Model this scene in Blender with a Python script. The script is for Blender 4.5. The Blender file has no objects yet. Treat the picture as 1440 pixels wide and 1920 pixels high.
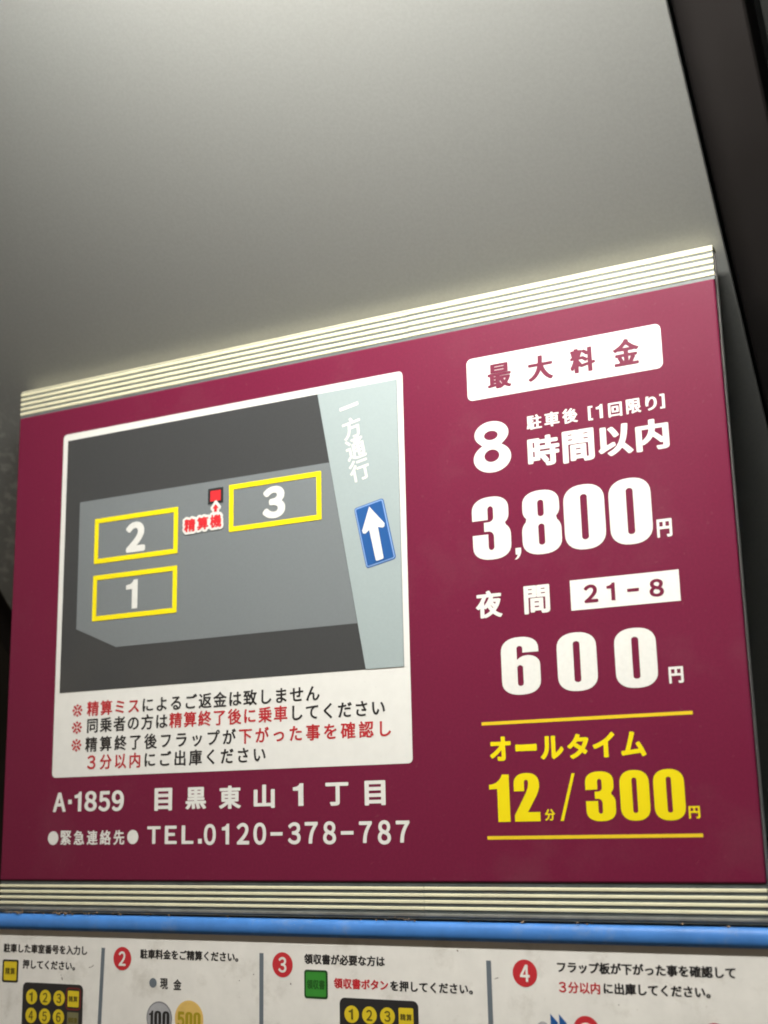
import bpy, math, random
import numpy as np
from mathutils import Vector, Matrix

random.seed(7)
S = bpy.context.scene
COL = S.collection
R = math.radians

# ------------------------------------------------------------------ camera
cam_d = bpy.data.cameras.new('camera')
cam_d.sensor_fit = 'VERTICAL'
cam_d.sensor_height = 36.0
cam_d.lens = 45.403
cam_d.clip_start = 0.02
cam_d.clip_end = 1000.0
cam = bpy.data.objects.new('camera', cam_d)
COL.objects.link(cam)
rt = Vector((0.88905431, 0.45725836, -0.02229854))
up = Vector((0.12254842, -0.19077716, 0.97395378))
bk = Vector((0.44109446, -0.86863045, -0.22564755))
M = Matrix((rt, up, bk)).transposed().to_4x4()
M.translation = Vector((0.7631957, -0.81101359, 1.49648176))
cam.matrix_world = M
S.camera = cam
cam_d.dof.use_dof = True
cam_d.dof.focus_distance = 0.90
cam_d.dof.aperture_fstop = 6.3
S.cycles.filter_width = 1.9

# ------------------------------------------------------------------ dusk sky and sun
SUN_EL, SUN_AZ = R(7.0), R(215.0)
world = bpy.data.worlds.new('World')
S.world = world
world.use_nodes = True
wn = world.node_tree.nodes
sky = wn.new('ShaderNodeTexSky')
sky.sky_type = 'NISHITA'
sky.sun_disc = False
sky.sun_elevation = SUN_EL
sky.sun_rotation = SUN_AZ
bg = wn['Background']
world.node_tree.links.new(sky.outputs[0], bg.inputs[0])
bg.inputs[1].default_value = 0.019
sun_d = bpy.data.lights.new('sun', 'SUN')
sun_d.energy = 0.15
sun_d.angle = R(12)
sun_d.color = (1.0, 0.86, 0.7)
sun = bpy.data.objects.new('sun', sun_d)
COL.objects.link(sun)
sd = Vector((math.sin(SUN_AZ) * math.cos(SUN_EL), math.cos(SUN_AZ) * math.cos(SUN_EL), math.sin(SUN_EL)))
sun.rotation_euler = sd.to_track_quat('Z', 'Y').to_euler()
LAMP_STRENGTH = 255.0

S.view_settings.view_transform = 'Standard'
S.view_settings.look = 'None'
S.view_settings.exposure = 0.0
S.view_settings.gamma = 1.0
S.view_settings.use_curve_mapping = False

# ------------------------------------------------------------------ materials
def lin(r, g, b):
    return tuple((c / 255 / 12.92) if c / 255 <= 0.04045 else ((c / 255 + 0.055) / 1.055) ** 2.4 for c in (r, g, b))

def mat(name, color, rough=0.5, spec=0.4, metal=0.0, vary=0.0, vscale=40.0, grime=0.0, gscale=9.0,
        gcol=(0.12, 0.10, 0.08), bump=0.0, bscale=600.0, specks=0.0, coat=0.0):
    m = bpy.data.materials.new(name)
    m.use_nodes = True
    nt = m.node_tree
    n, l = nt.nodes, nt.links
    b = n['Principled BSDF']
    b.inputs['Roughness'].default_value = rough
    b.inputs['Specular IOR Level'].default_value = spec
    b.inputs['Metallic'].default_value = metal
    b.inputs['Coat Weight'].default_value = coat
    b.inputs['Coat Roughness'].default_value = 0.12
    tc = n.new('ShaderNodeTexCoord')
    src = n.new('ShaderNodeRGB')
    src.outputs[0].default_value = (*color, 1)
    cur = src.outputs[0]

    def noise(scale, detail=4.0, rgh=0.6):
        t = n.new('ShaderNodeTexNoise')
        t.inputs['Scale'].default_value = scale
        t.inputs['Detail'].default_value = detail
        t.inputs['Roughness'].default_value = rgh
        l.new(tc.outputs['Object'], t.inputs['Vector'])
        return t.outputs[0]

    def ramp(fac, a, c, lo, hi):
        r_ = n.new('ShaderNodeMapRange')
        r_.inputs[1].default_value = a
        r_.inputs[2].default_value = c
        r_.inputs[3].default_value = lo
        r_.inputs[4].default_value = hi
        l.new(fac, r_.inputs[0])
        return r_.outputs[0]

    def mix(fac, a, colour, mode='MIX'):
        x = n.new('ShaderNodeMix')
        x.data_type = 'RGBA'
        x.blend_type = mode
        l.new(fac, x.inputs[0])
        l.new(a, x.inputs[6])
        if isinstance(colour, tuple):
            x.inputs[7].default_value = (*colour, 1)
        else:
            l.new(colour, x.inputs[7])
        return x.outputs[2]
    if vary:
        dark = tuple(c * (1 - vary) for c in color)
        cur = mix(ramp(noise(vscale), 0.35, 0.65, 0, 1), cur, dark)
    if grime:
        cur = mix(ramp(noise(gscale, 8, 0.7), 0.54, 0.75, 0, grime), cur, gcol)
    if specks:
        cur = mix(ramp(noise(260.0, 2, 0.5), 0.70, 0.78, 0, specks), cur, gcol)
    l.new(cur, b.inputs['Base Color'])
    if grime or vary:
        l.new(ramp(noise(gscale * 2, 5), 0.3, 0.7, max(0.05, rough - 0.06), min(1, rough + 0.08)), b.inputs['Roughness'])
    if bump:
        bp = n.new('ShaderNodeBump')
        bp.inputs['Strength'].default_value = bump
        bp.inputs['Distance'].default_value = 0.0004
        l.new(noise(bscale, 2), bp.inputs['Height'])
        l.new(bp.outputs[0], b.inputs['Normal'])
    return m

MAROON = (0.145, 0.0112, 0.039)
WHITE = (0.72, 0.715, 0.68)
m_maroon = mat('maroon_print', MAROON, 0.45, 0.13, vary=0.10, vscale=500, grime=0.16, gscale=11, gcol=(0.20, 0.09, 0.10), specks=0.16, bump=0.08, bscale=1500)
m_white = mat('white_print', WHITE, 0.42, 0.35, vary=0.04, vscale=300, specks=0.10, gcol=(0.35, 0.33, 0.30))
m_white_sheet = mat('white_sheet', (0.69, 0.685, 0.655), 0.42, 0.35, vary=0.04, vscale=120, specks=0.14, gcol=(0.35, 0.33, 0.30))
m_white_film = mat('white_film', (0.69, 0.685, 0.65), 0.5, 0.25, vary=0.05, vscale=350, specks=0.16, gcol=(0.40, 0.36, 0.33))
m_maroon_ink = mat('maroon_ink', MAROON, 0.45, 0.2)
m_dark = mat('charcoal_print', (0.045, 0.047, 0.049), 0.45, 0.25, vary=0.06, vscale=500)
m_lot = mat('slate_print', (0.165, 0.183, 0.192), 0.45, 0.25, vary=0.04, vscale=500)
m_road = mat('pale_blue_print', (0.31, 0.365, 0.37), 0.45, 0.25, vary=0.03, vscale=500)
m_yellow = mat('yellow_print', (0.80, 0.66, 0.008), 0.5, 0.2)
m_yellow_film = mat('yellow_film', (0.74, 0.60, 0.006), 0.5, 0.15)
m_gold = mat('gold_print', (0.70, 0.49, 0.02), 0.5, 0.15)
m_red = mat('red_print', (0.60, 0.022, 0.03), 0.45, 0.35)
m_red_ink = mat('dark_red_ink', (0.42, 0.022, 0.03), 0.45, 0.3)
m_black = mat('black_ink', (0.018, 0.018, 0.02), 0.45, 0.35)
m_blue = mat('blue_print', (0.010, 0.080, 0.27), 0.42, 0.35)
m_blue_edge = mat('pale_blue_edge', (0.20, 0.33, 0.60), 0.42, 0.35)
m_rib = mat('cream_anodised', (0.72, 0.68, 0.48), 0.38, 0.35, vary=0.08, vscale=60, grime=0.25, gscale=25, gcol=(0.35, 0.32, 0.25))
m_rib_lowest = mat('dark_grey_rib', (0.20, 0.20, 0.18), 0.5, 0.3, vary=0.3, vscale=60, grime=0.5, gscale=25)  # darker grey for the lowest rib only, with grime patches
m_groove_lower = mat('rail_grey_dark', (0.085, 0.10, 0.10), 0.5, 0.3, vary=0.3, vscale=80, grime=0.4, gscale=25)  # lower rail's grooves: darker than rail_grey, with grime patches
m_groove = mat('rail_grey', (0.125, 0.15, 0.145), 0.45, 0.4, vary=0.2, vscale=80)
m_edge = mat('pale_edge', (0.78, 0.73, 0.70), 0.35, 0.5)
m_gap = mat('dark_maroon_edge', (0.05, 0.008, 0.014), 0.4, 0.4)
m_soffit = mat('grey_painted_steel', (0.272, 0.276, 0.264), 0.42, 0.5, vary=0.07, vscale=420, bump=0.2, bscale=900, grime=0.16, gscale=5, gcol=(0.20, 0.19, 0.17))
m_brown = mat('dark_brown_steel', (0.025, 0.0215, 0.0205), 0.45, 0.4, vary=0.12, vscale=8)
m_dkgrey = mat('dark_grey_steel', (0.030, 0.032, 0.030), 0.5, 0.4, vary=0.1, vscale=8)
m_wall = mat('dark_cladding', (0.022, 0.021, 0.020), 0.7, 0.3, vary=0.2, vscale=3, bump=0.2, bscale=80)
m_asphalt = mat('asphalt', (0.05, 0.05, 0.052), 0.9, 0.2, vary=0.35, vscale=30, bump=0.6, bscale=150)
m_plate = mat('aged_white_plate', (0.77, 0.748, 0.705), 0.5, 0.3, vary=0.08, vscale=45, grime=0.45, gscale=30, gcol=(0.33, 0.29, 0.23), specks=0.35, bump=0.1, bscale=500)
m_body = mat('machine_white_paint', (0.66, 0.64, 0.60), 0.45, 0.4, vary=0.06, vscale=10, grime=0.2)
m_trim = mat('blue_painted_steel', (0.055, 0.205, 0.56), 0.5, 0.4, vary=0.15, vscale=60, grime=0.5, gscale=38, gcol=(0.24, 0.27, 0.30), specks=0.5, bump=0.15, bscale=300)
m_bar = mat('grey_blue_ink', (0.13, 0.155, 0.18), 0.5, 0.3)
m_redspot = mat('red_spot_ink', (0.50, 0.025, 0.035), 0.5, 0.3)
m_key = mat('yellow_key_ink', (0.66, 0.50, 0.02), 0.5, 0.3)
m_key_dull = mat('dull_key_ink', (0.17, 0.16, 0.08), 0.5, 0.3)
m_keytext = mat('olive_ink', (0.12, 0.095, 0.01), 0.5, 0.3)
m_green = mat('green_ink', (0.035, 0.24, 0.03), 0.5, 0.3)
m_green_edge = mat('dark_green_ink', (0.012, 0.06, 0.014), 0.5, 0.3)
m_green_text = mat('green_text_ink', (0.012, 0.09, 0.012), 0.5, 0.3)
m_ring = mat('red_ring_ink', (0.16, 0.022, 0.02), 0.5, 0.3)
m_silver = mat('silver_coin_ink', (0.40, 0.40, 0.42), 0.45, 0.35, vary=0.25, vscale=60)
m_silver_edge = mat('silver_edge_ink', (0.20, 0.20, 0.21), 0.45, 0.35)
m_coin = mat('gold_coin_ink', (0.72, 0.48, 0.14), 0.45, 0.35, vary=0.15, vscale=60)
m_coin_edge = mat('gold_edge_ink', (0.70, 0.47, 0.14), 0.45, 0.35)
m_coin_text = mat('gold_text_ink', (0.34, 0.26, 0.01), 0.45, 0.35)
m_crumb = mat('dry_dirt', (0.30, 0.21, 0.14), 0.9, 0.1, vary=0.5, vscale=300)
m_scuff = mat('scuff_grime', (0.26, 0.235, 0.20), 0.8, 0.1, vary=0.3, vscale=300)
m_scratch = mat('scratched_film', (0.20, 0.05, 0.07), 0.6, 0.2)
m_lamp_body = mat('lamp_white_paint', (0.7, 0.7, 0.68), 0.4, 0.4)

# dust settled on the soffit near its left edge (own irregular shape)
def add_dust(m):
    nt = m.node_tree
    n, l = nt.nodes, nt.links
    b = n['Principled BSDF']
    old = b.inputs['Base Color'].links[0].from_socket
    tc = n.new('ShaderNodeTexCoord')
    sx = n.new('ShaderNodeSeparateXYZ')
    l.new(tc.outputs['Object'], sx.inputs[0])
    a = n.new('ShaderNodeTexNoise')
    a.inputs['Scale'].default_value = 110
    a.inputs['Detail'].default_value = 5
    l.new(tc.outputs['Object'], a.inputs['Vector'])
    r1 = n.new('ShaderNodeMapRange')
    r1.inputs[1].default_value, r1.inputs[2].default_value = 0.50, 0.63
    l.new(a.outputs[0], r1.inputs[0])
    r2 = n.new('ShaderNodeMapRange')
    r2.inputs[1].default_value, r2.inputs[2].default_value = -0.275, -0.32
    l.new(sx.outputs[0], r2.inputs[0])
    mu = n.new('ShaderNodeMath')
    mu.operation = 'MULTIPLY'
    l.new(r1.outputs[0], mu.inputs[0])
    l.new(r2.outputs[0], mu.inputs[1])
    x = n.new('ShaderNodeMix')
    x.data_type = 'RGBA'
    l.new(mu.outputs[0], x.inputs[0])
    l.new(old, x.inputs[6])
    x.inputs[7].default_value = (0.42, 0.42, 0.40, 1)
    l.new(x.outputs[2], b.inputs['Base Color'])
add_dust(m_soffit)

m_lamp = bpy.data.materials.new('lamp_glow')
m_lamp.use_nodes = True
_b = m_lamp.node_tree.nodes['Principled BSDF']
_b.inputs['Base Color'].default_value = (0.9, 0.9, 0.88, 1)
_b.inputs['Emission Color'].default_value = (1.0, 0.985, 0.925, 1)
_b.inputs['Emission Strength'].default_value = LAMP_STRENGTH

# ------------------------------------------------------------------ object helpers
Z0 = 1.45            # height of the lower edge of the maroon field

def tag(o, label=None, cat=None, group=None, kind=None):
    for k, v in (('label', label), ('category', cat), ('group', group), ('kind', kind)):
        if v:
            o[k] = v
    return o

def empty(name, loc, label, cat, group=None):
    o = bpy.data.objects.new(name, None)
    COL.objects.link(o)
    o.location = loc
    o.empty_display_size = 0.1
    return tag(o, label, cat, group)

def root_loc(o):
    while o.parent:
        o = o.parent
    return np.array(o.location)

def link_mesh(name, verts, faces, m, parent=None, smooth=False):
    v = np.asarray(verts, float)
    if parent is not None:
        v = v - root_loc(parent)
    me = bpy.data.meshes.new(name)
    me.from_pydata(v.tolist(), [], [list(f) for f in faces])
    me.materials.append(m)
    if smooth:
        me.polygons.foreach_set('use_smooth', [True] * len(me.polygons))
    me.update()
    o = bpy.data.objects.new(name, me)
    COL.objects.link(o)
    if parent is not None:
        o.parent = parent
    return o

def bevel(o, w, seg=2):
    b = o.modifiers.new('bevel', 'BEVEL')
    b.width = w
    b.segments = seg
    b.limit_method = 'ANGLE'
    return o

def box(name, x0, x1, y0, y1, z0, z1, m, parent=None, bev=0.0):
    v = [(x, y, z) for x in (x0, x1) for y in (y0, y1) for z in (z0, z1)]
    f = [(0, 1, 3, 2), (4, 6, 7, 5), (0, 4, 5, 1), (2, 3, 7, 6), (0, 2, 6, 4), (1, 5, 7, 3)]
    o = link_mesh(name, v, f, m, parent)
    return bevel(o, bev) if bev else o

def extrude_x(name, prof, x0, x1, m, parent=None, smooth=False):
    """closed profile of (y, z) swept along x"""
    n = len(prof)
    v = [(x0, y, z) for y, z in prof] + [(x1, y, z) for y, z in prof]
    f = [(i, (i + 1) % n, n + (i + 1) % n, n + i) for i in range(n)]
    v += v[:2 * n]                          # the end caps keep their own corners, so they do not bend the shading
    f += [tuple(range(3 * n - 1, 2 * n - 1, -1)), tuple(range(3 * n, 4 * n))]
    o = link_mesh(name, v, f, m, parent)
    if smooth:
        for p in o.data.polygons[:n]:
            p.use_smooth = True
    return o

# flat print: closed loops in millimetres (x right, z up from the lower edge of the maroon field)
def print_loops(name, loops, layer, m, parent, origin_y=0.0):
    cu = bpy.data.curves.new('loops', 'CURVE')
    cu.dimensions = '2D'
    cu.fill_mode = 'FRONT'
    for lp in loops:
        if len(lp) < 3:
            continue
        sp = cu.splines.new('POLY')
        sp.points.add(len(lp) - 1)
        sp.points.foreach_set('co', np.array([(x, y, 0, 1) for x, y in lp], dtype=np.float32).ravel())
        sp.use_cyclic_u = True
    to = bpy.data.objects.new('loops', cu)
    COL.objects.link(to)
    dg = bpy.context.evaluated_depsgraph_get()
    me = bpy.data.meshes.new_from_object(to.evaluated_get(dg))
    bpy.data.objects.remove(to)
    bpy.data.curves.remove(cu)
    n = len(me.vertices)
    co = np.empty(n * 3)
    me.vertices.foreach_get('co', co)
    co = co.reshape(-1, 3)
    wv = np.stack([co[:, 0] / 1000, np.full(n, origin_y - 0.00018 * layer), Z0 + co[:, 1] / 1000], 1)
    faces = [tuple(p.vertices) for p in me.polygons]
    flip = me.polygons and me.polygons[0].normal.z < 0
    if flip:
        faces = [f[::-1] for f in faces]
    bpy.data.meshes.remove(me)
    return link_mesh(name, wv, faces, m, parent)

def rrect(x0, z0, x1, z1, r=0.0, seg=6):
    if r <= 0:
        return [(x0, z0), (x1, z0), (x1, z1), (x0, z1)]
    out = []
    for cx, cz, a in ((x1 - r, z0 + r, -90), (x1 - r, z1 - r, 0), (x0 + r, z1 - r, 90), (x0 + r, z0 + r, 180)):
        for k in range(seg + 1):
            t = R(a + 90 * k / seg)
            out.append((cx + r * math.cos(t), cz + r * math.sin(t)))
    return out

def disc(cx, cz, r, n=40):
    return [(cx + r * math.cos(2 * math.pi * k / n), cz + r * math.sin(2 * math.pi * k / n)) for k in range(n)]

def rot_loop(lp, cx, cz, deg):
    c, s = math.cos(R(deg)), math.sin(R(deg))
    return [(cx + (x - cx) * c - (z - cz) * s, cz + (x - cx) * s + (z - cz) * c) for x, z in lp]

# ------------------------------------------------------------------ lettering: built-in font outlines, thickened with a distance field
_outl = {}
def outline(ch):
    if ch in _outl:
        return _outl[ch]
    cu = bpy.data.curves.new('glyph', 'FONT')
    cu.body = ch
    cu.resolution_u = 6
    to = bpy.data.objects.new('glyph', cu)
    COL.objects.link(to)
    me = bpy.data.meshes.new_from_object(to.evaluated_get(bpy.context.evaluated_depsgraph_get()))
    bpy.data.objects.remove(to)
    bpy.data.curves.remove(cu)
    cnt = {}
    for p in me.polygons:
        for k in p.edge_keys:
            cnt[k] = cnt.get(k, 0) + 1
    co = [(v.co.x, v.co.y) for v in me.vertices]
    seg = np.array([(*co[a], *co[b]) for (a, b), c in cnt.items() if c == 1])
    bpy.data.meshes.remove(me)
    _outl[ch] = seg
    return seg

_gl = {}
def glyph(ch, bx, bz):
    """loops of a glyph in em units, strokes widened by bx (sideways) and bz (up and down)"""
    key = (ch, round(bx, 4), round(bz, 4))
    if key in _gl:
        return _gl[key]
    sg = outline(ch)
    pad = max(bx, bz) + 0.03
    xs = np.concatenate([sg[:, 0], sg[:, 2]])
    zs = np.concatenate([sg[:, 1], sg[:, 3]])
    h = 0.007
    gx = np.arange(xs.min() - pad, xs.max() + pad + h, h)
    gz = np.arange(zs.min() - pad, zs.max() + pad + h, h)
    X, Z = np.meshgrid(gx, gz)
    sx, sz = 1.0, max(bx, 1e-3) / max(bz, 1e-3)
    px, pz = X.ravel() * sx, Z.ravel() * sz
    d2 = np.full(px.shape, 1e9)
    par = np.zeros(px.shape, bool)
    for x0, z0, x1, z1 in sg:
        ax, az, bx_, bz_ = x0 * sx, z0 * sz, x1 * sx, z1 * sz
        ex, ez = bx_ - ax, bz_ - az
        L = ex * ex + ez * ez
        if L < 1e-14:
            continue
        t = np.clip(((px - ax) * ex + (pz - az) * ez) / L, 0, 1)
        np.minimum(d2, (px - ax - t * ex) ** 2 + (pz - az - t * ez) ** 2, out=d2)
        if az != bz_:
            c = (az > pz) != (bz_ > pz)
            par ^= c & (px < ax + (pz - az) / (bz_ - az) * ex)
    F = np.sqrt(d2)
    F[par] *= -1
    F = (F - bx).reshape(X.shape)          # < 0 inside
    F[np.abs(F) < 1e-9] = 1e-9
    # marching squares
    links = {}
    I = F < 0
    cells = np.argwhere(~((I[:-1, :-1] == I[1:, :-1]) & (I[:-1, :-1] == I[:-1, 1:]) & (I[:-1, :-1] == I[1:, 1:])))

    def add(a, b):
        links.setdefault(a, []).append(b)
        links.setdefault(b, []).append(a)
    for j, i in cells:
        c = [I[j, i], I[j, i + 1], I[j + 1, i + 1], I[j + 1, i]]
        e = [('h', j, i), ('v', j, i + 1), ('h', j + 1, i), ('v', j, i)]
        cr = [k for k in range(4) if c[k] != c[(k + 1) % 4]]
        if len(cr) == 2:
            add(e[cr[0]], e[cr[1]])
        else:
            if c[0]:
                add(e[3], e[0]); add(e[1], e[2])
            else:
                add(e[0], e[1]); add(e[2], e[3])

    def pos(k):
        t, j, i = k
        a = F[j, i]
        if t == 'h':
            b = F[j, i + 1]
            return (gx[i] + h * a / (a - b), gz[j])
        b = F[j + 1, i]
        return (gx[i], gz[j] + h * a / (a - b))
    loops, seen = [], set()
    for k0 in links:
        if k0 in seen:
            continue
        lp, k, prev = [], k0, None
        while k not in seen:
            seen.add(k)
            lp.append(pos(k))
            nx = [q for q in links[k] if q != prev and q not in seen]
            prev = k
            if not nx:
                break
            k = nx[0]
        loops.append(simplify(lp, 0.0013))
    loops = [lp for lp in loops if len(lp) > 2]
    A = np.concatenate([np.array(lp) for lp in loops])
    _gl[key] = (loops, A.min(0), A.max(0))
    return _gl[key]

def simplify(pts, tol):
    P = np.array(pts)
    n = len(P)
    if n < 8:
        return pts
    far = int(np.argmax(((P - P[0]) ** 2).sum(1)))
    keep = np.zeros(n + 1, bool)
    keep[[0, far, n]] = True
    Q = np.vstack([P, P[:1]])
    st = [(0, far), (far, n)]
    while st:
        a, b = st.pop()
        if b - a < 2:
            continue
        d = Q[b] - Q[a]
        L = np.hypot(*d)
        s = Q[a + 1:b] - Q[a]
        dist = np.abs(d[0] * s[:, 1] - d[1] * s[:, 0]) / L if L > 1e-12 else np.hypot(s[:, 0], s[:, 1])
        k = int(np.argmax(dist))
        if dist[k] > tol:
            k += a + 1
            keep[k] = True
            st += [(a, k), (k, b)]
    return [tuple(p) for p in Q[:-1][keep[:-1]]]

def fit(ch, x0, z0, x1, z1, bx=0.03, bz=0.022):
    """one character whose ink fills the given box (mm)"""
    if ch in CUSTOM:
        return [[(x0 + (x1 - x0) * a, z0 + (z1 - z0) * b) for a, b in lp] for lp in CUSTOM[ch]]
    if ch in '023456789ATEL':
        ch = chr(ord(ch) + 0xFEE0)          # the full-width form: plain sans figures
    lp, lo, hi = glyph(ch, bx, bz)
    return [[(x0 + (x1 - x0) * (a - lo[0]) / (hi[0] - lo[0]), z0 + (z1 - z0) * (b - lo[1]) / (hi[1] - lo[1])) for a, b in q] for q in lp]

def row(text, x, zc, pitch, em, bx=0.012, bz=0.008, wide=1.0):
    """a line of full-width characters; x = left edge of the first em box, zc = middle height (mm)"""
    out = []
    for i, ch in enumerate(text):
        cx = x + pitch * i + em / 2
        if ch == '3':
            out += fit(ch, cx - em * 0.34, zc - em * 0.44, cx + em * 0.34, zc + em * 0.44, 0.026, 0.02)
            continue
        if ch in CUSTOM:
            out += [[(cx + em * (a - 0.5) * 0.33, zc + em * 0.78 * (b - 0.5)) for a, b in lp] for lp in CUSTOM[ch]]
            continue
        lp, lo, hi = glyph(ch, bx, bz)
        for q in lp:
            out.append([(cx + em * wide * (a - 0.5), zc + em * (b - 0.38)) for a, b in q])
    return out

# heavy condensed numerals and a plain figure one, drawn as outlines in a unit box
def arc(cx, cy, rx, ry, a0, a1, n=9, e=2.0):
    out = []
    for k in range(n + 1):
        t = R(a0 + (a1 - a0) * k / n)
        c, s = math.cos(t), math.sin(t)
        out.append((cx + rx * math.copysign(abs(c) ** (2 / e), c), cy + ry * math.copysign(abs(s) ** (2 / e), s)))
    return out

def slot(x0, x1, y0, y1, ry=0.045):
    rx, cx = (x1 - x0) / 2, (x0 + x1) / 2
    return arc(cx, y1 - ry, rx, ry, 0, 180) + arc(cx, y0 + ry, rx, ry, 180, 360)

E_ = 2.35
zero = arc(.5, .74, .5, .26, 0, 180, 14, E_) + arc(.5, .26, .5, .26, 180, 360, 14, E_)
eight = (arc(.5, .79, .47, .21, 0, 180, 14, E_) + [(.03, .70)] + arc(.27, .70, .24, .16, 180, 232, 5)
         + arc(.27, .37, .27, .19, 128, 180, 5) + arc(.5, .22, .5, .22, 180, 360, 14, E_)
         + arc(.73, .37, .27, .19, 0, 52, 5) + arc(.73, .70, .24, .16, 308, 360, 5))
three = ([(0, .635), (0, .77)] + arc(.5, .78, .5, .22, 180, 90, 8, E_) + arc(.5, .79, .46, .21, 90, 0, 8, E_)
         + arc(.72, .70, .24, .16, 0, -55, 5) + arc(.72, .38, .28, .18, 55, 0, 5)
         + arc(.5, .22, .5, .22, 0, -180, 14, E_) + [(0, .405), (.41, .405)] + arc(.485, .20, .075, .05, 180, 360, 8)
         + [(.56, .36)] + arc(.42, .36, .14, .09, 0, 90, 5) + [(.31, .45), (.31, .595)] + arc(.42, .665, .14, .07, 270, 360, 5)
         + arc(.485, .80, .075, .05, 0, 180, 8) + [(.41, .635)])
six = (arc(.5, .74, .5, .26, 180, 90, 8, E_) + arc(.5, .78, .47, .22, 90, 0, 8, E_) + [(.97, .725), (.56, .725)]
       + arc(.485, .80, .075, .045, 0, 180, 8) + [(.41, .615)] + arc(.70, .575, .29, .10, 160, 90, 5)
       + arc(.66, .50, .34, .175, 90, 0, 7, 2.2) + arc(.5, .24, .5, .24, 0, -180, 14, E_))
one_h = [(.40, 0), (1, 0), (1, 1), (.66, 1), (.60, .94), (.50, .88), (.36, .83), (.18, .80), (0, .79), (0, .69), (.40, .70)]
two_h = ([(0, .625), (0, .77)] + arc(.5, .77, .5, .23, 180, 0, 14, E_) + [(1, .70), (.96, .62), (.88, .52), (.52, .19), (1, .19), (1, 0), (0, 0), (0, .13)]
         + [(.30, .42), (.46, .58), (.55, .69), (.57, .78)] + arc(.49, .815, .08, .045, 0, 180, 8) + [(.41, .625)])
def lobe8():
    # outline of two stacked ovals joined at the waist, with two oval counters
    (ax, ay, arx, ary), (bx_, by, brx, bry) = (.5, .755, .455, .245), (.5, .285, .5, .285)
    top = [(ax + arx * math.cos(R(t)), ay + ary * math.sin(R(t))) for t in range(-40, 221, 6)]
    top = [p for p in top if ((p[0] - bx_) / brx) ** 2 + ((p[1] - by) / bry) ** 2 > 1.0]
    bot = [(bx_ + brx * math.cos(R(t)), by + bry * math.sin(R(t))) for t in range(120, 421, 6)]
    bot = [p for p in bot if ((p[0] - ax) / arx) ** 2 + ((p[1] - ay) / ary) ** 2 > 1.0]
    return [top + bot, arc(.485, .725, .185, .092, 0, 355, 30), arc(.49, .325, .20, .122, 0, 355, 30)]
CUSTOM = {
    'H8': lobe8(),
    'Z0': [zero, slot(.415, .585, .15, .85)],
    'Z8': [eight, slot(.415, .575, .59, .85), slot(.415, .575, .145, .475)],
    'Z3': [three], 'Z6': [six, slot(.41, .56, .15, .51)], 'Z1': [one_h], 'Z2': [two_h],
    'Z,': [[(.25, 1), (1, 1), (1, .62), (.88, .36), (.62, .10), (.34, 0), (.10, 0), (.38, .2), (.55, .42), (.25, .42)]],
    'Z/': [[(0, 0), (.19, 0), (1, 1), (.81, 1)]],
    '1': [[(.52, 0), (1, 0), (1, 1), (.66, 1), (.56, .92), (.36, .86), (0, .83), (0, .68), (.52, .68)]],
    'b-': [[(0, 0), (1, 0), (1, 1), (0, 1)]],
    '[': [[(0, 0), (1, 0), (1, .12), (.55, .12), (.55, .88), (1, .88), (1, 1), (0, 1)]],
    ']': [[(0, 0), (1, 0), (1, 1), (0, 1), (0, .88), (.45, .88), (.45, .12), (0, .12)]],
}

# ================================================================== SETTING
g = box('ground', -60, 60, -60, 60, -0.3, 0.0, m_asphalt)
tag(g, 'dark asphalt of the car park', 'ground', kind='structure')

wl = empty('building_wall', (0.3, 1.15, 0), 'dark unlit cladding wall in deep shade behind the canopy', 'wall')
box('wall_panel', -6, 6.6, 1.16, 1.30, 0, 4.5, m_wall, wl)
for k in range(28):
    box('cladding_board', -6 + k * 0.45 + 0.004, -6 + (k + 1) * 0.45 - 0.004, 1.145, 1.16, 0.0, 4.5, m_wall, wl)

# ================================================================== CANOPY over the machine
SL = -1.03                                  # the soffit climbs towards the viewer
def sof(y):
    return 1.8655 + SL * (y - 0.0119)
can = empty('machine_canopy', (0.25, 0.45, 0.0), 'sloping grey steel canopy leaning out above the maroon fare board', 'canopy')
nrm = np.array([0, 1.03, 1.0]) / math.hypot(1.03, 1.0)   # upward side of the sheet

def slab(name, x0, x1, ya, yb, off, th, m, bev=0.0008, parent=None):
    v = []
    for x in (x0, x1):
        for o_ in (off, off + th):
            for y in (ya, yb):
                v.append((x, y + nrm[1] * o_, sof(y) + nrm[2] * o_))
    f = [(0, 1, 3, 2), (4, 6, 7, 5), (0, 4, 5, 1), (2, 3, 7, 6), (0, 2, 6, 4), (1, 5, 7, 3)]
    return bevel(link_mesh(name, v, f, m, parent or can), bev)
YA, YB = 0.40, -0.56
slab('soffit_panel', -0.16, 0.6052, YA, YB, 0.0, 0.004, m_soffit)
slab('roof_sheet', -0.205, 0.70, YA, YB, 0.048, 0.006, m_dkgrey)
slab('side_frame', 0.6065, 0.6495, YA, YB, 0.006, 0.04, m_brown, 0.002)
slab('side_frame', -0.205, -0.162, YA, YB, 0.006, 0.04, m_brown, 0.002)
slab('edge_channel', 0.657, 0.70, YA, YB, 0.012, 0.034, m_dkgrey, 0.002)
for x0 in (-0.205, 0.61):
    box('post', x0, x0 + 0.06, 0.47, 0.53, 0.0, 1.52, m_brown, can, 0.003)
# strip lamp under the front of the canopy, outside the picture
LY, LH = -0.36, 0.12
lp = np.array([0, LY, sof(LY)]) - nrm * LH
hs = box('lamp_housing', 0.22, 0.70, lp[1] - 0.022, lp[1] + 0.022, lp[2], lp[2] + 0.14, m_lamp_body, can, 0.003)
n = 14
prof = [(lp[1] - 0.018 * math.cos(math.pi * k / n), lp[2] - 0.0005 - 0.018 * math.sin(math.pi * k / n)) for k in range(n + 1)]
extrude_x('lamp_diffuser', prof, 0.23, 0.69, m_lamp, hs, True)

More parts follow.
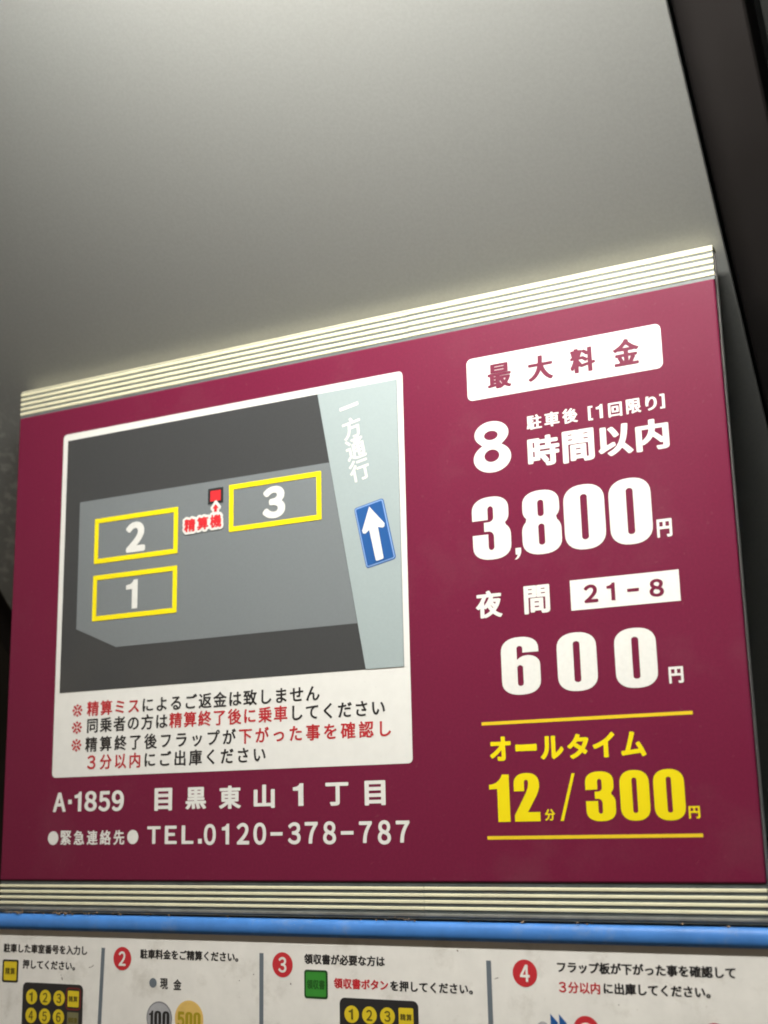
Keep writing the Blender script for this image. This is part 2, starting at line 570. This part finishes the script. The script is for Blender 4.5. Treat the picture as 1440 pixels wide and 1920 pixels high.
# ================================================================== PAYMENT MACHINE below the board
mc = empty('payment_machine', (0.3, 0.2, 0.0), 'white parking payment machine with blue edge and printed instructions under the fare board', 'payment machine')
MY = 0.0                                     # plane of its front plate
box('cabinet', -0.06, 0.66, 0.006, 0.42, 0.0, Z0 - 0.030, m_body, mc, 0.006)
plate = box('instruction_plate', -0.055, 0.655, MY, 0.0055, 0.95, Z0 - 0.0355, m_plate, mc, 0.0006)
lip = []
for k in range(13):
    a = R(-90 + 180 * k / 12)
    lip.append((0.0 - 0.0046 * math.cos(a) ** 0.7 if math.cos(a) > 1e-6 else 0.0, Z0 - 0.0316 + 0.0059 * math.sin(a)))
lip += [(0.012, Z0 - 0.0257), (0.012, Z0 - 0.0375)]
extrude_x('blue_trim', lip[::-1], -0.06, 0.66, m_trim, mc, True)

def pl(name, loops, layer, m, parent=plate):
    return print_loops(name, loops, layer, m, parent, MY)

for loops, ink in (
    (row('駐車した車室番号を入力し', 7.3, -51.4, 7.0, 6.9, 0.044, 0.024), m_black),
    (row('押してください。', 27.4, -62.9, 7.05, 6.9, 0.044, 0.024), m_black),
    (row('駐車料金をご精算ください。', 140.5, -52.3, 7.0, 6.9, 0.044, 0.024), m_black),
    (row('領収書が必要な方は', 281.5, -51.8, 7.0, 6.9, 0.044, 0.024), m_black),
    (row('を押してください。', 347.6, -67.0, 7.2, 6.9, 0.044, 0.024), m_black),
    (row('フラップ板が下がった事を確認して', 465.6, -51.4, 7.05, 6.9, 0.044, 0.024), m_black),
    (row('に出庫してください。', 495.3, -63.0, 7.1, 6.9, 0.044, 0.024), m_black),
    (row('領収書ボタン', 304.8, -66.9, 7.0, 6.9, 0.044, 0.024), m_redspot),
    (row('3分以内', 465.6, -63.3, 7.15, 7.1, 0.028, 0.018), m_redspot),
    (fit('現', 159.1, -76.3, 166.1, -68.8) + fit('金', 170.9, -76.4, 178.1, -69.0), m_black)):
    pl('lettering', loops, 1, ink)
for x, xb in ((106.0, 101.0), (246.6, 246.0), (419.7, 419.4)):
    pl('divider_bar', [[(x - 1.7, -49), (x + 1.7, -49), (xb + 1.7, -190), (xb - 1.7, -190)]], 1, m_bar)
for ch, cx, cz in (('2', 124.1, -56.2), ('3', 263.9, -56.3), ('4', 444.4, -55.9)):
    st = pl('step_number', [disc(cx, cz, 8.3)], 1, m_redspot)
    pl('numeral', fit(ch, cx - 3.3, cz - 5.2, cx + 3.3, cz + 5.2, 0.03, 0.022), 2, m_plate, mc)
pl('bullet', [disc(152.7, -72.3, 3.35)], 1, m_bar)
# pictures of the buttons
pl('button_picture', [rrect(6.9, -76.9, 23.3, -60.0, 1.6)], 1, m_black)
pl('button_face', [rrect(8.6, -75.4, 21.7, -61.5, 0.8)], 2, m_key)
pl('lettering', fit('精', 10.1, -71.0, 15.0, -66.0) + fit('算', 15.4, -71.0, 20.3, -66.0), 3, m_keytext)
pl('button_picture', [rrect(281.4, -77.6, 300.1, -58.9, 2.0)], 1, m_green_edge)
pl('button_face', [rrect(282.8, -76.2, 298.7, -60.3, 1.2)], 2, m_green)
pl('lettering', fit('領', 283.7, -71.4, 288.3, -65.2) + fit('収', 288.5, -71.4, 293.1, -65.2) + fit('書', 293.3, -71.4, 297.9, -65.2), 3, m_green_text)

def keypad(x, z, square_ring):
    """printed keypad; x,z = centre of key 1 (mm)"""
    kp = pl('keypad_picture', [rrect(x - 9.3, z - 62, x + 50.0, z + 10.3, 4)], 1, m_black, mc)
    txt = []
    for k in range(9):
        cx, cz = x + 13.55 * (k % 3), z - 13.55 * (k // 3)
        pl('key', [disc(cx, cz, 5.55, 28)], 2, m_key, kp)
        c = str(k + 1)
        if c == '1':
            txt += fit('1', cx - 2.2, cz - 3.4, cx + 1.2, cz + 3.4)
        else:
            txt += fit('123456789'[k], cx - 2.3, cz - 3.4, cx + 2.3, cz + 3.4, 0.02, 0.015)
    sx = x + 40.9
    if square_ring:
        pl('key_ring', [rrect(sx - 7.2, z - 8.0, sx + 7.2, z + 8.0, 3), rrect(sx - 6.2, z - 7.0, sx + 6.2, z + 7.0, 2)], 2, m_ring, kp)
    pl('key', [rrect(sx - 5.4, z - 5.8, sx + 5.4, z + 5.8, 0.8)], 2, m_key, kp)
    pl('key', [rrect(sx - 5.4, z - 20.9, sx + 5.4, z - 9.5, 0.5)], 2, m_key_dull, kp)
    txt += fit('精', sx - 4.3, z - 2.1, sx - 0.2, z + 2.1) + fit('算', sx + 0.2, z - 2.1, sx + 4.3, z + 2.1)
    txt += fit('領', sx - 4.4, z - 17.0, sx - 1.5, z - 13.2) + fit('収', sx - 1.4, z - 17.0, sx + 1.4, z - 13.2) + fit('書', sx + 1.5, z - 17.0, sx + 4.4, z - 13.2)
    pl('lettering', txt, 3, m_keytext, kp)
keypad(37.85, -86.5, True)
keypad(318.4, -86.3, False)
# pictures of the coins
c1 = pl('coin_picture', [disc(158.8, -96.3, 11.45, 56)], 1, m_silver_edge)
pl('coin_face', [disc(158.8, -96.3, 10.5, 56)], 2, m_silver)
pl('lettering', fit('Z1', 149.8, -102.0, 153.6, -91.3) + fit('Z0', 154.6, -102.0, 160.9, -91.3) + fit('Z0', 161.9, -102.0, 168.2, -91.3), 3, m_black)
c5 = pl('coin_picture', [disc(185.1, -95.6, 12.5, 56)], 1, m_coin_edge)
pl('coin_face', [disc(185.1, -95.6, 11.4, 56)], 2, m_coin)
pl('lettering', fit('5', 175.1, -101.6, 181.3, -90.9, 0.05, 0.035) + fit('Z0', 182.2, -101.6, 188.4, -90.9) + fit('Z0', 189.2, -101.6, 195.4, -90.9), 3, m_coin_text)
# lower edge pictures of step four
pl('arrow_print', [[(x, -100), (x, -79.4), (x + 4.8, -84.5), (x + 4.8, -100)] for x in (460.2, 465.9)], 1, m_blue)
pl('spot_print', [disc(483.3, -88.2, 8.5)], 1, m_redspot)
pl('spot_face', [disc(483.3, -88.8, 5.2)], 2, m_plate)
pl('spot_print', [disc(455.0, -88.3, 4.0)], 1, m_silver)
pl('spot_print', [disc(563.0, -88.3, 8.3)], 1, m_redspot)

# scuffs on the plate
def scuff(x, z, w, h, deg):
    n_ = 11
    lp_ = []
    for k in range(n_):
        a = 2 * math.pi * k / n_
        q = random.uniform(0.45, 1.0)
        lp_.append((x + w * q * math.cos(a), z + h * q * math.sin(a)))
    return rot_loop(lp_, x, z, deg)
for x, z, w, h, a in ((96.0, -62.5, 3.0, 0.5, 32), (93.6, -63.4, 0.9, 0.7, 0), (67.0, -72.2, 0.7, 2.0, 25), (66.0, -69.8, 0.8, 0.4, 0), (270.5, -68.8, 0.8, 0.9, 0),
                      (425.0, -59.6, 2.4, 0.35, 18), (240.0, -63.5, 0.6, 0.6, 0), (228.0, -68.0, 0.6, 0.7, 0), (398.0, -43.5, 0.8, 0.8, 0), (505.0, -72.5, 0.5, 0.8, 0)):
    pl('scuff_mark', [scuff(x, z, w, h, a)], 0.6, m_scuff)

# ================================================================== FARE BOARD
sg = empty('fare_sign', (0.3, 0.006, Z0 - 0.0245), 'maroon parking fare board with map, yen prices and cream ribbed rails', 'sign')
panel = box('sign_panel', 0.0, 0.6, 0.0, 0.003, Z0 - 0.0005, Z0 + 0.3845, m_maroon, sg, 0.0012)
box('edge_gap', 0.0012, 0.5988, 0.003, 0.0075, Z0 - 0.022, Z0 + 0.406, m_gap, sg)
box('back_plate', 0.0, 0.6, 0.0075, 0.013, Z0 - 0.0235, Z0 + 0.4072, m_edge, sg, 0.0012)

def rail(zlo, zhi, nm, gap_lo, seam, width):
    rb = box(nm, 0.0, 0.6, 0.0012, 0.003, Z0 + zlo / 1000, Z0 + zhi / 1000, m_groove if zlo > 0 else m_groove_lower, sg)
    pitch = (zhi - zlo - gap_lo[0] - gap_lo[1]) / 5
    for k in range(5):
        zc = zlo + gap_lo[0] + pitch * (k + 0.5)
        hw = pitch * width
        for (xa, xb, dz) in seam:
            pr = []
            for q in range(9):
                a = R(180 * q / 8)
                pr.append((0.0012 - (0.0006 * min(1.0, math.sin(a) * 1.5) if 0 < q < 8 else 0.0), Z0 + (zc + dz + hw * math.cos(a)) / 1000))
            extrude_x('rib', pr, xa, xb, m_rib if k or zlo > 0 else m_rib_lowest, rb, True)
    return rb
box('bounce_cap', 0.0, 0.6, 0.0014, 0.0130, Z0 + 0.4077, Z0 + 0.4086, m_rib, sg)  # cream strip added to bounce lamp light up onto the soffit
rail(384.5, 407.6, 'top_rail', (1.5, 0.0), ((0.0, 0.3742, 0.0), (0.3746, 0.6, 0.2)), 0.33)
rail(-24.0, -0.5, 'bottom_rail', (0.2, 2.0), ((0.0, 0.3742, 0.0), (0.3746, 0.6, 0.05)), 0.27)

def pr(name, loops, layer, m, parent=sg):
    return print_loops(name, loops, layer, m, parent, 0.0)

# --- map and notice on the left
mapb = pr('map_board', [rrect(50.3, 78.1, 369.2, 361.4, 3.5)], 1, m_white_sheet)
pr('map_ground', [rrect(55.2, 144.7, 364.6, 355.6)], 2, m_dark, mapb)
pr('map_lot', [[(70.4, 300.5), (306.7, 300.6), (328.2, 178.2), (111.4, 177.6), (70.5, 195.1)]], 3, m_lot, mapb)
pr('map_road', [[(297.4, 355.6), (334.4, 144.7), (364.6, 144.7), (364.6, 355.6)]], 4, m_road, mapb)
for x0, z0, x1, z1 in ((86.6, 200.0, 169.7, 237.1), (86.8, 246.8, 169.9, 284.2), (217.8, 257.9, 299.9, 295.1)):
    pr('bay_outline', [rrect(x0, z0, x1, z1, 0.8), rrect(x0 + 4.2, z0 + 3.9, x1 - 4.2, z1 - 3.9)], 5, m_yellow, mapb)
pr('bay_number', fit('1', 120.2, 206.8, 131.6, 230.0), 5, m_white_film, mapb)
pr('bay_number', fit('2', 118.9, 252.4, 138.1, 277.1, 0.062, 0.05), 5, m_white_film, mapb)
pr('bay_number', fit('3', 248.4, 263.8, 268.5, 288.9, 0.062, 0.05), 5, m_white_film, mapb)
pr('machine_mark', [rrect(198.2, 282.2, 212.4, 294.6)], 5, m_black, mapb)
pr('machine_mark', [rrect(200.5, 284.2, 210.2, 292.6)], 6, m_red, mapb)
arrow = [(205.7, 281.6), (208.6, 278.2), (206.9, 278.2), (206.9, 275.4), (204.4, 275.4), (204.4, 278.2), (202.8, 278.2)]
arrow_o = [(205.7, 284.6), (206.6, 284.2), (210.6, 279.2), (210.2, 277.2), (208.9, 276.8), (208.9, 272.4), (202.4, 272.4), (202.4, 276.8), (201.2, 277.2), (200.8, 279.2), (204.8, 284.2)]
bxs = ((176.1, 262.4), (188.3, 262.6), (200.5, 262.9))
pr('pointer_outline', [arrow_o], 6.6, m_white_film, mapb)
for k, (ch, (x, z)) in enumerate(zip('精算機', bxs)):
    lo, hi = glyph(ch, 0.03, 0.022)[1:]
    wide = glyph(ch, 0.20, 0.20)[0]
    wide = max(wide, key=len)               # outer contour only
    pr('pointer_outline', [[(x + 10.8 * (a - lo[0]) / (hi[0] - lo[0]), z + 10.4 * (b - lo[1]) / (hi[1] - lo[1])) for a, b in wide]], 6.8 + 0.2 * k, m_white_film, mapb)
txt = []
for ch, (x, z) in zip('精算機', bxs):
    txt += fit(ch, x, z, x + 10.8, z + 10.4, 0.045, 0.03)
pr('pointer_lettering', txt + [arrow], 8, m_red, mapb)
# one-way road name, leaning with the road
txt = []
for ch, cx, cz, w, h in (('一', 324.4, 341.2, 16.0, 2.6), ('方', 326.6, 324.2, 15.8, 16.2), ('通', 329.5, 307.8, 16.2, 16.4), ('行', 332.3, 291.2, 16.4, 16.6)):
    txt += [rot_loop(q, cx, cz, 11) for q in fit(ch, cx - w / 2, cz - h / 2, cx + w / 2, cz + h / 2, 0.022, 0.016)]
pr('road_lettering', txt, 5, m_white_film, mapb)
ow = (344.0, 242.2)
for nm, ex, r_, ly, m_ in (('one_way_plate', 0.0, 2.2, 5, m_blue), ('one_way_border', -0.6, 1.8, 6, m_blue_edge), ('one_way_face', -1.5, 1.0, 7, m_blue)):
    pr(nm, [rot_loop(rrect(ow[0] - 12.4 - ex, ow[1] - 23.3 - ex, ow[0] + 12.4 + ex, ow[1] + 23.3 + ex, r_), *ow, 11.6)], ly, m_, mapb)
arw = [(0, 20.5), (9.4, 4.6), (8.7, 2.4), (7.0, 2.0), (3.6, 3.7), (3.2, -19.5), (2.6, -20.4), (-2.6, -20.4), (-3.2, -19.5), (-3.6, 3.7), (-7.0, 2.0), (-8.7, 2.4), (-9.4, 4.6)]
pr('one_way_arrow', [rot_loop([(ow[0] + a, ow[1] + b) for a, b in arw], *ow, 11.0)], 8, m_white_film, mapb)
# notice, four lines
for zc in (129.9, 116.5, 102.7):
    pr('notice_lettering', fit('※', 69.1, zc - 4.95, 79.2, zc + 4.95, 0.002, 0.002), 2, m_red_ink, mapb)
def notice(x, zc, pitch, parts):
    i = 0
    for t, ink in parts:
        pr('notice_lettering', row(t, x + pitch * i, zc, pitch, 12.1, 0.028, 0.018), 2, ink, mapb)
        i += len(t)
notice(83.7, 130.6, 13.38, (('精算ミス', m_red_ink), ('によるご返金は致しません', m_black)))
notice(83.7, 117.4, 13.35, (('同乗者の方は', m_black), ('精算終了後に乗車', m_red_ink), ('してください', m_black)))
notice(83.0, 102.7, 14.38, (('精算終了後フラップが', m_black), ('下がった事を確認し', m_red_ink)))
notice(83.6, 88.9, 14.12, (('3分以内', m_red_ink), ('にご出庫ください', m_black)))

# --- place name and telephone number
t = []
for ch, *b in (('A', 52.4, 51.6, 65.2, 66.5), ('b-', 67.6, 57.4, 71.2, 60.8), ('1', 73.9, 51.7, 80.8, 66.6), ('8', 83.9, 51.5, 96.0, 66.9), ('5', 97.7, 51.2, 108.9, 66.5),
               ('9', 110.6, 51.1, 122.2, 66.8), ('目', 151.2, 50.6, 167.5, 67.3), ('黒', 179.8, 51.1, 198.3, 67.1), ('東', 209.8, 50.7, 228.9, 67.3),
               ('山', 240.0, 50.6, 258.0, 67.2), ('1', 273.2, 51.5, 281.9, 67.2), ('丁', 300.0, 51.0, 318.5, 67.0), ('目', 331.3, 50.6, 347.6, 67.4)):
    t += fit(ch, *b, 0.042, 0.03)
    if ch == '9':
        tag(pr('lettering', t, 1, m_white_film), 'white site code')
        t = []
tag(pr('lettering', t, 1, m_white_film), 'white place name')
t = []
for x in (48.4, 126.2):
    t.append(disc(x + 5.2, 31.7, 5.25))
for ch, *b in (('緊', 61.0, 26.4, 71.7, 37.2), ('急', 74.2, 26.4, 84.7, 37.1), ('連', 87.2, 26.3, 97.7, 37.1), ('絡', 99.9, 26.2, 110.5, 37.1), ('先', 113.1, 26.1, 123.5, 37.0)):
    t += fit(ch, *b, 0.03, 0.018)
for ch, *b in (('T', 144.9, 26.4, 157.3, 39.3), ('E', 161.3, 26.2, 172.2, 39.5), ('L', 176.6, 26.1, 187.3, 39.5), ('b-', 191.4, 26.3, 194.8, 29.7), ('0', 196.6, 25.1, 207.2, 40.2),
               ('1', 212.5, 25.5, 218.8, 40.1), ('2', 225.5, 25.3, 236.2, 40.5), ('0', 239.8, 25.0, 250.6, 40.5), ('b-', 254.3, 31.2, 264.4, 33.6), ('3', 268.9, 25.0, 279.4, 40.3),
               ('7', 282.8, 25.4, 293.4, 40.3), ('8', 297.7, 24.7, 308.1, 40.5), ('b-', 312.0, 31.2, 322.0, 33.6), ('7', 326.4, 25.4, 336.5, 40.0), ('8', 341.0, 24.3, 351.1, 40.5), ('7', 355.0, 25.4, 365.4, 40.0)):
    t += fit(ch, *b, 0.034, 0.028)
tag(pr('lettering', t, 1, m_white_film), 'white emergency telephone line')

# --- prices on the right
plq = pr('title_plaque', [rrect(420.4, 329.1, 561.7, 360.4, 4.0)], 1, m_white)
t = []
for ch, *b in (('最', 436.2, 334.9, 454.3, 353.3), ('大', 466.6, 335.4, 485.2, 353.5), ('料', 497.5, 335.6, 515.6, 353.3), ('金', 528.1, 335.1, 546.4, 353.9)):
    t += fit(ch, *b, 0.055, 0.022)
pr('lettering', t, 2, m_maroon_ink, plq)
t = []
for ch, *b in (('駐', 463.8, 301.0, 474.9, 311.3), ('車', 476.8, 301.1, 487.7, 311.4), ('後', 489.9, 301.3, 500.8, 311.7), ('[', 508.2, 300.9, 511.5, 310.9), ('1', 513.9, 301.3, 518.5, 311.0),
               ('回', 522.4, 300.7, 531.9, 310.6), ('限', 534.8, 301.0, 544.9, 311.1), ('り', 548.0, 301.2, 555.6, 310.9), (']', 557.7, 301.2, 561.0, 311.2)):
    t += fit(ch, *b, 0.036, 0.016)
for ch, *b in (('時', 463.6, 274.0, 486.6, 295.6), ('間', 488.8, 273.4, 511.2, 295.8), ('以', 514.0, 274.0, 537.9, 295.2), ('内', 539.9, 273.8, 562.1, 295.0)):
    t += fit(ch, *b, 0.046, 0.026)
tag(pr('lettering', fit('H8', 423.2, 274.7, 451.3, 311.7), 1, m_white_film), 'large white numeral eight')
tag(pr('lettering', t, 1, m_white_film), 'white eight hour limit line')
t = []
for ch, *b in (('Z3', 420.2, 213.2, 448.5, 257.5), ('Z,', 450.0, 211.4, 455.4, 219.2), ('Z8', 456.8, 213.0, 485.0, 257.4), ('Z0', 487.2, 212.9, 515.7, 257.3), ('Z0', 518.7, 212.7, 547.2, 257.3), ('円', 549.7, 215.0, 559.6, 227.0)):
    t += fit(ch, *b, 0.04, 0.03)
tag(pr('lettering', t, 1, m_white_film), 'large white price numerals')
t = fit('夜', 420.5, 173.2, 439.8, 191.9, 0.042, 0.026) + fit('間', 455.7, 173.2, 474.1, 192.3, 0.042, 0.026)
tag(pr('lettering', t, 1, m_white_film), 'white characters for night time')
npq = pr('night_plaque', [rrect(488.7, 172.8, 561.8, 193.0)], 1, m_white)
t = fit('2', 498.0, 177.0, 507.6, 189.0, 0.04, 0.034) + fit('1', 513.6, 177.1, 519.2, 188.8) + fit('b-', 527.3, 181.6, 535.2, 183.7) + fit('8', 542.0, 176.8, 551.5, 188.3, 0.04, 0.034)
pr('lettering', t, 2, m_maroon_ink, npq)
t = []
for ch, *b in (('Z6', 437.4, 119.9, 465.0, 158.4), ('Z0', 477.0, 119.9, 504.2, 158.3), ('Z0', 516.3, 119.5, 543.8, 158.0), ('円', 550.6, 120.9, 559.9, 131.3)):
    t += fit(ch, *b, 0.04, 0.03)
tag(pr('lettering', t, 1, m_white_film), 'white night price numerals')
pr('gold_line', [rrect(421.3, 101.0, 563.9, 103.2)], 1, m_gold)
pr('gold_line', [rrect(422.3, 26.7, 564.6, 28.9)], 1, m_gold)
t = []
for ch, *b in (('オ', 426.5, 77.2, 441.6, 93.1), ('ー', 444.7, 82.9, 459.8, 87.4), ('ル', 462.3, 77.1, 478.2, 92.0), ('タ', 480.8, 76.7, 495.3, 92.5), ('イ', 498.0, 76.8, 512.7, 92.7), ('ム', 516.6, 76.6, 532.8, 92.3)):
    t += fit(ch, *b, 0.046, 0.036)
for ch, *b in (('Z1', 424.9, 37.9, 439.2, 68.3), ('Z2', 442.4, 37.9, 460.1, 68.8), ('分', 463.1, 38.2, 470.1, 45.4), ('Z/', 473.7, 37.9, 484.8, 67.6), ('Z3', 491.4, 37.2, 510.9, 68.2),
               ('Z0', 514.1, 37.2, 533.1, 68.3), ('Z0', 535.8, 37.0, 555.3, 68.2), ('円', 556.9, 37.9, 563.8, 45.3)):
    t += fit(ch, *b, 0.036, 0.024)
tag(pr('lettering', t, 1, m_yellow_film), 'yellow all-day price line')

# fine scratches at the worn lower left corner
for x, z, L_, a in ((62, 14, 9, 68), (66, 11, 6, 74), (75, 16, 7, 60), (83, 12, 5, 80), (58, 8, 5, 66), (90, 8, 6, 63), (336, 12, 4, 30), (560, 12, 5, 50), (410, 60, 4, 40)):
    pr('scratch', [rot_loop([(x - L_ / 2, z - 0.02), (x, z - 0.11), (x + L_ / 2, z), (x, z + 0.11)], x, z, a)], 1, m_scratch)

# ================================================================== dry dirt caught between board and machine
vs, fs = [], []
def crumb(x, y, z, r):
    o = len(vs)
    for dx, dy, dz in ((1, 0, 0), (-1, 0, 0), (0, 1, 0), (0, -1, 0), (0, 0, 1), (0, 0, -1)):
        k = r * random.uniform(0.6, 1.2)
        vs.append((x + dx * k * 1.4, y + dy * k, z + dz * k))
    for a, b, c in ((0, 2, 4), (2, 1, 4), (1, 3, 4), (3, 0, 4), (2, 0, 5), (1, 2, 5), (3, 1, 5), (0, 3, 5)):
        fs.append((o + a, o + b, o + c))
for cx, sp, nn in ((0.022, 0.003, 14), (0.068, 0.005, 34), (0.05, 0.03, 30), (0.36, 0.004, 8), (0.3, 0.28, 70)):
    for _ in range(nn):
        crumb(random.gauss(cx, sp), random.uniform(-0.004, -0.0005), Z0 - 0.0252 + abs(random.gauss(0, 0.0012)), random.uniform(0.0003, 0.0009))
d = link_mesh('dirt', vs, fs, m_crumb)
tag(d, 'brown crumbs of dry dirt lying on the blue edge below the ribbed rail', 'dirt', kind='stuff')
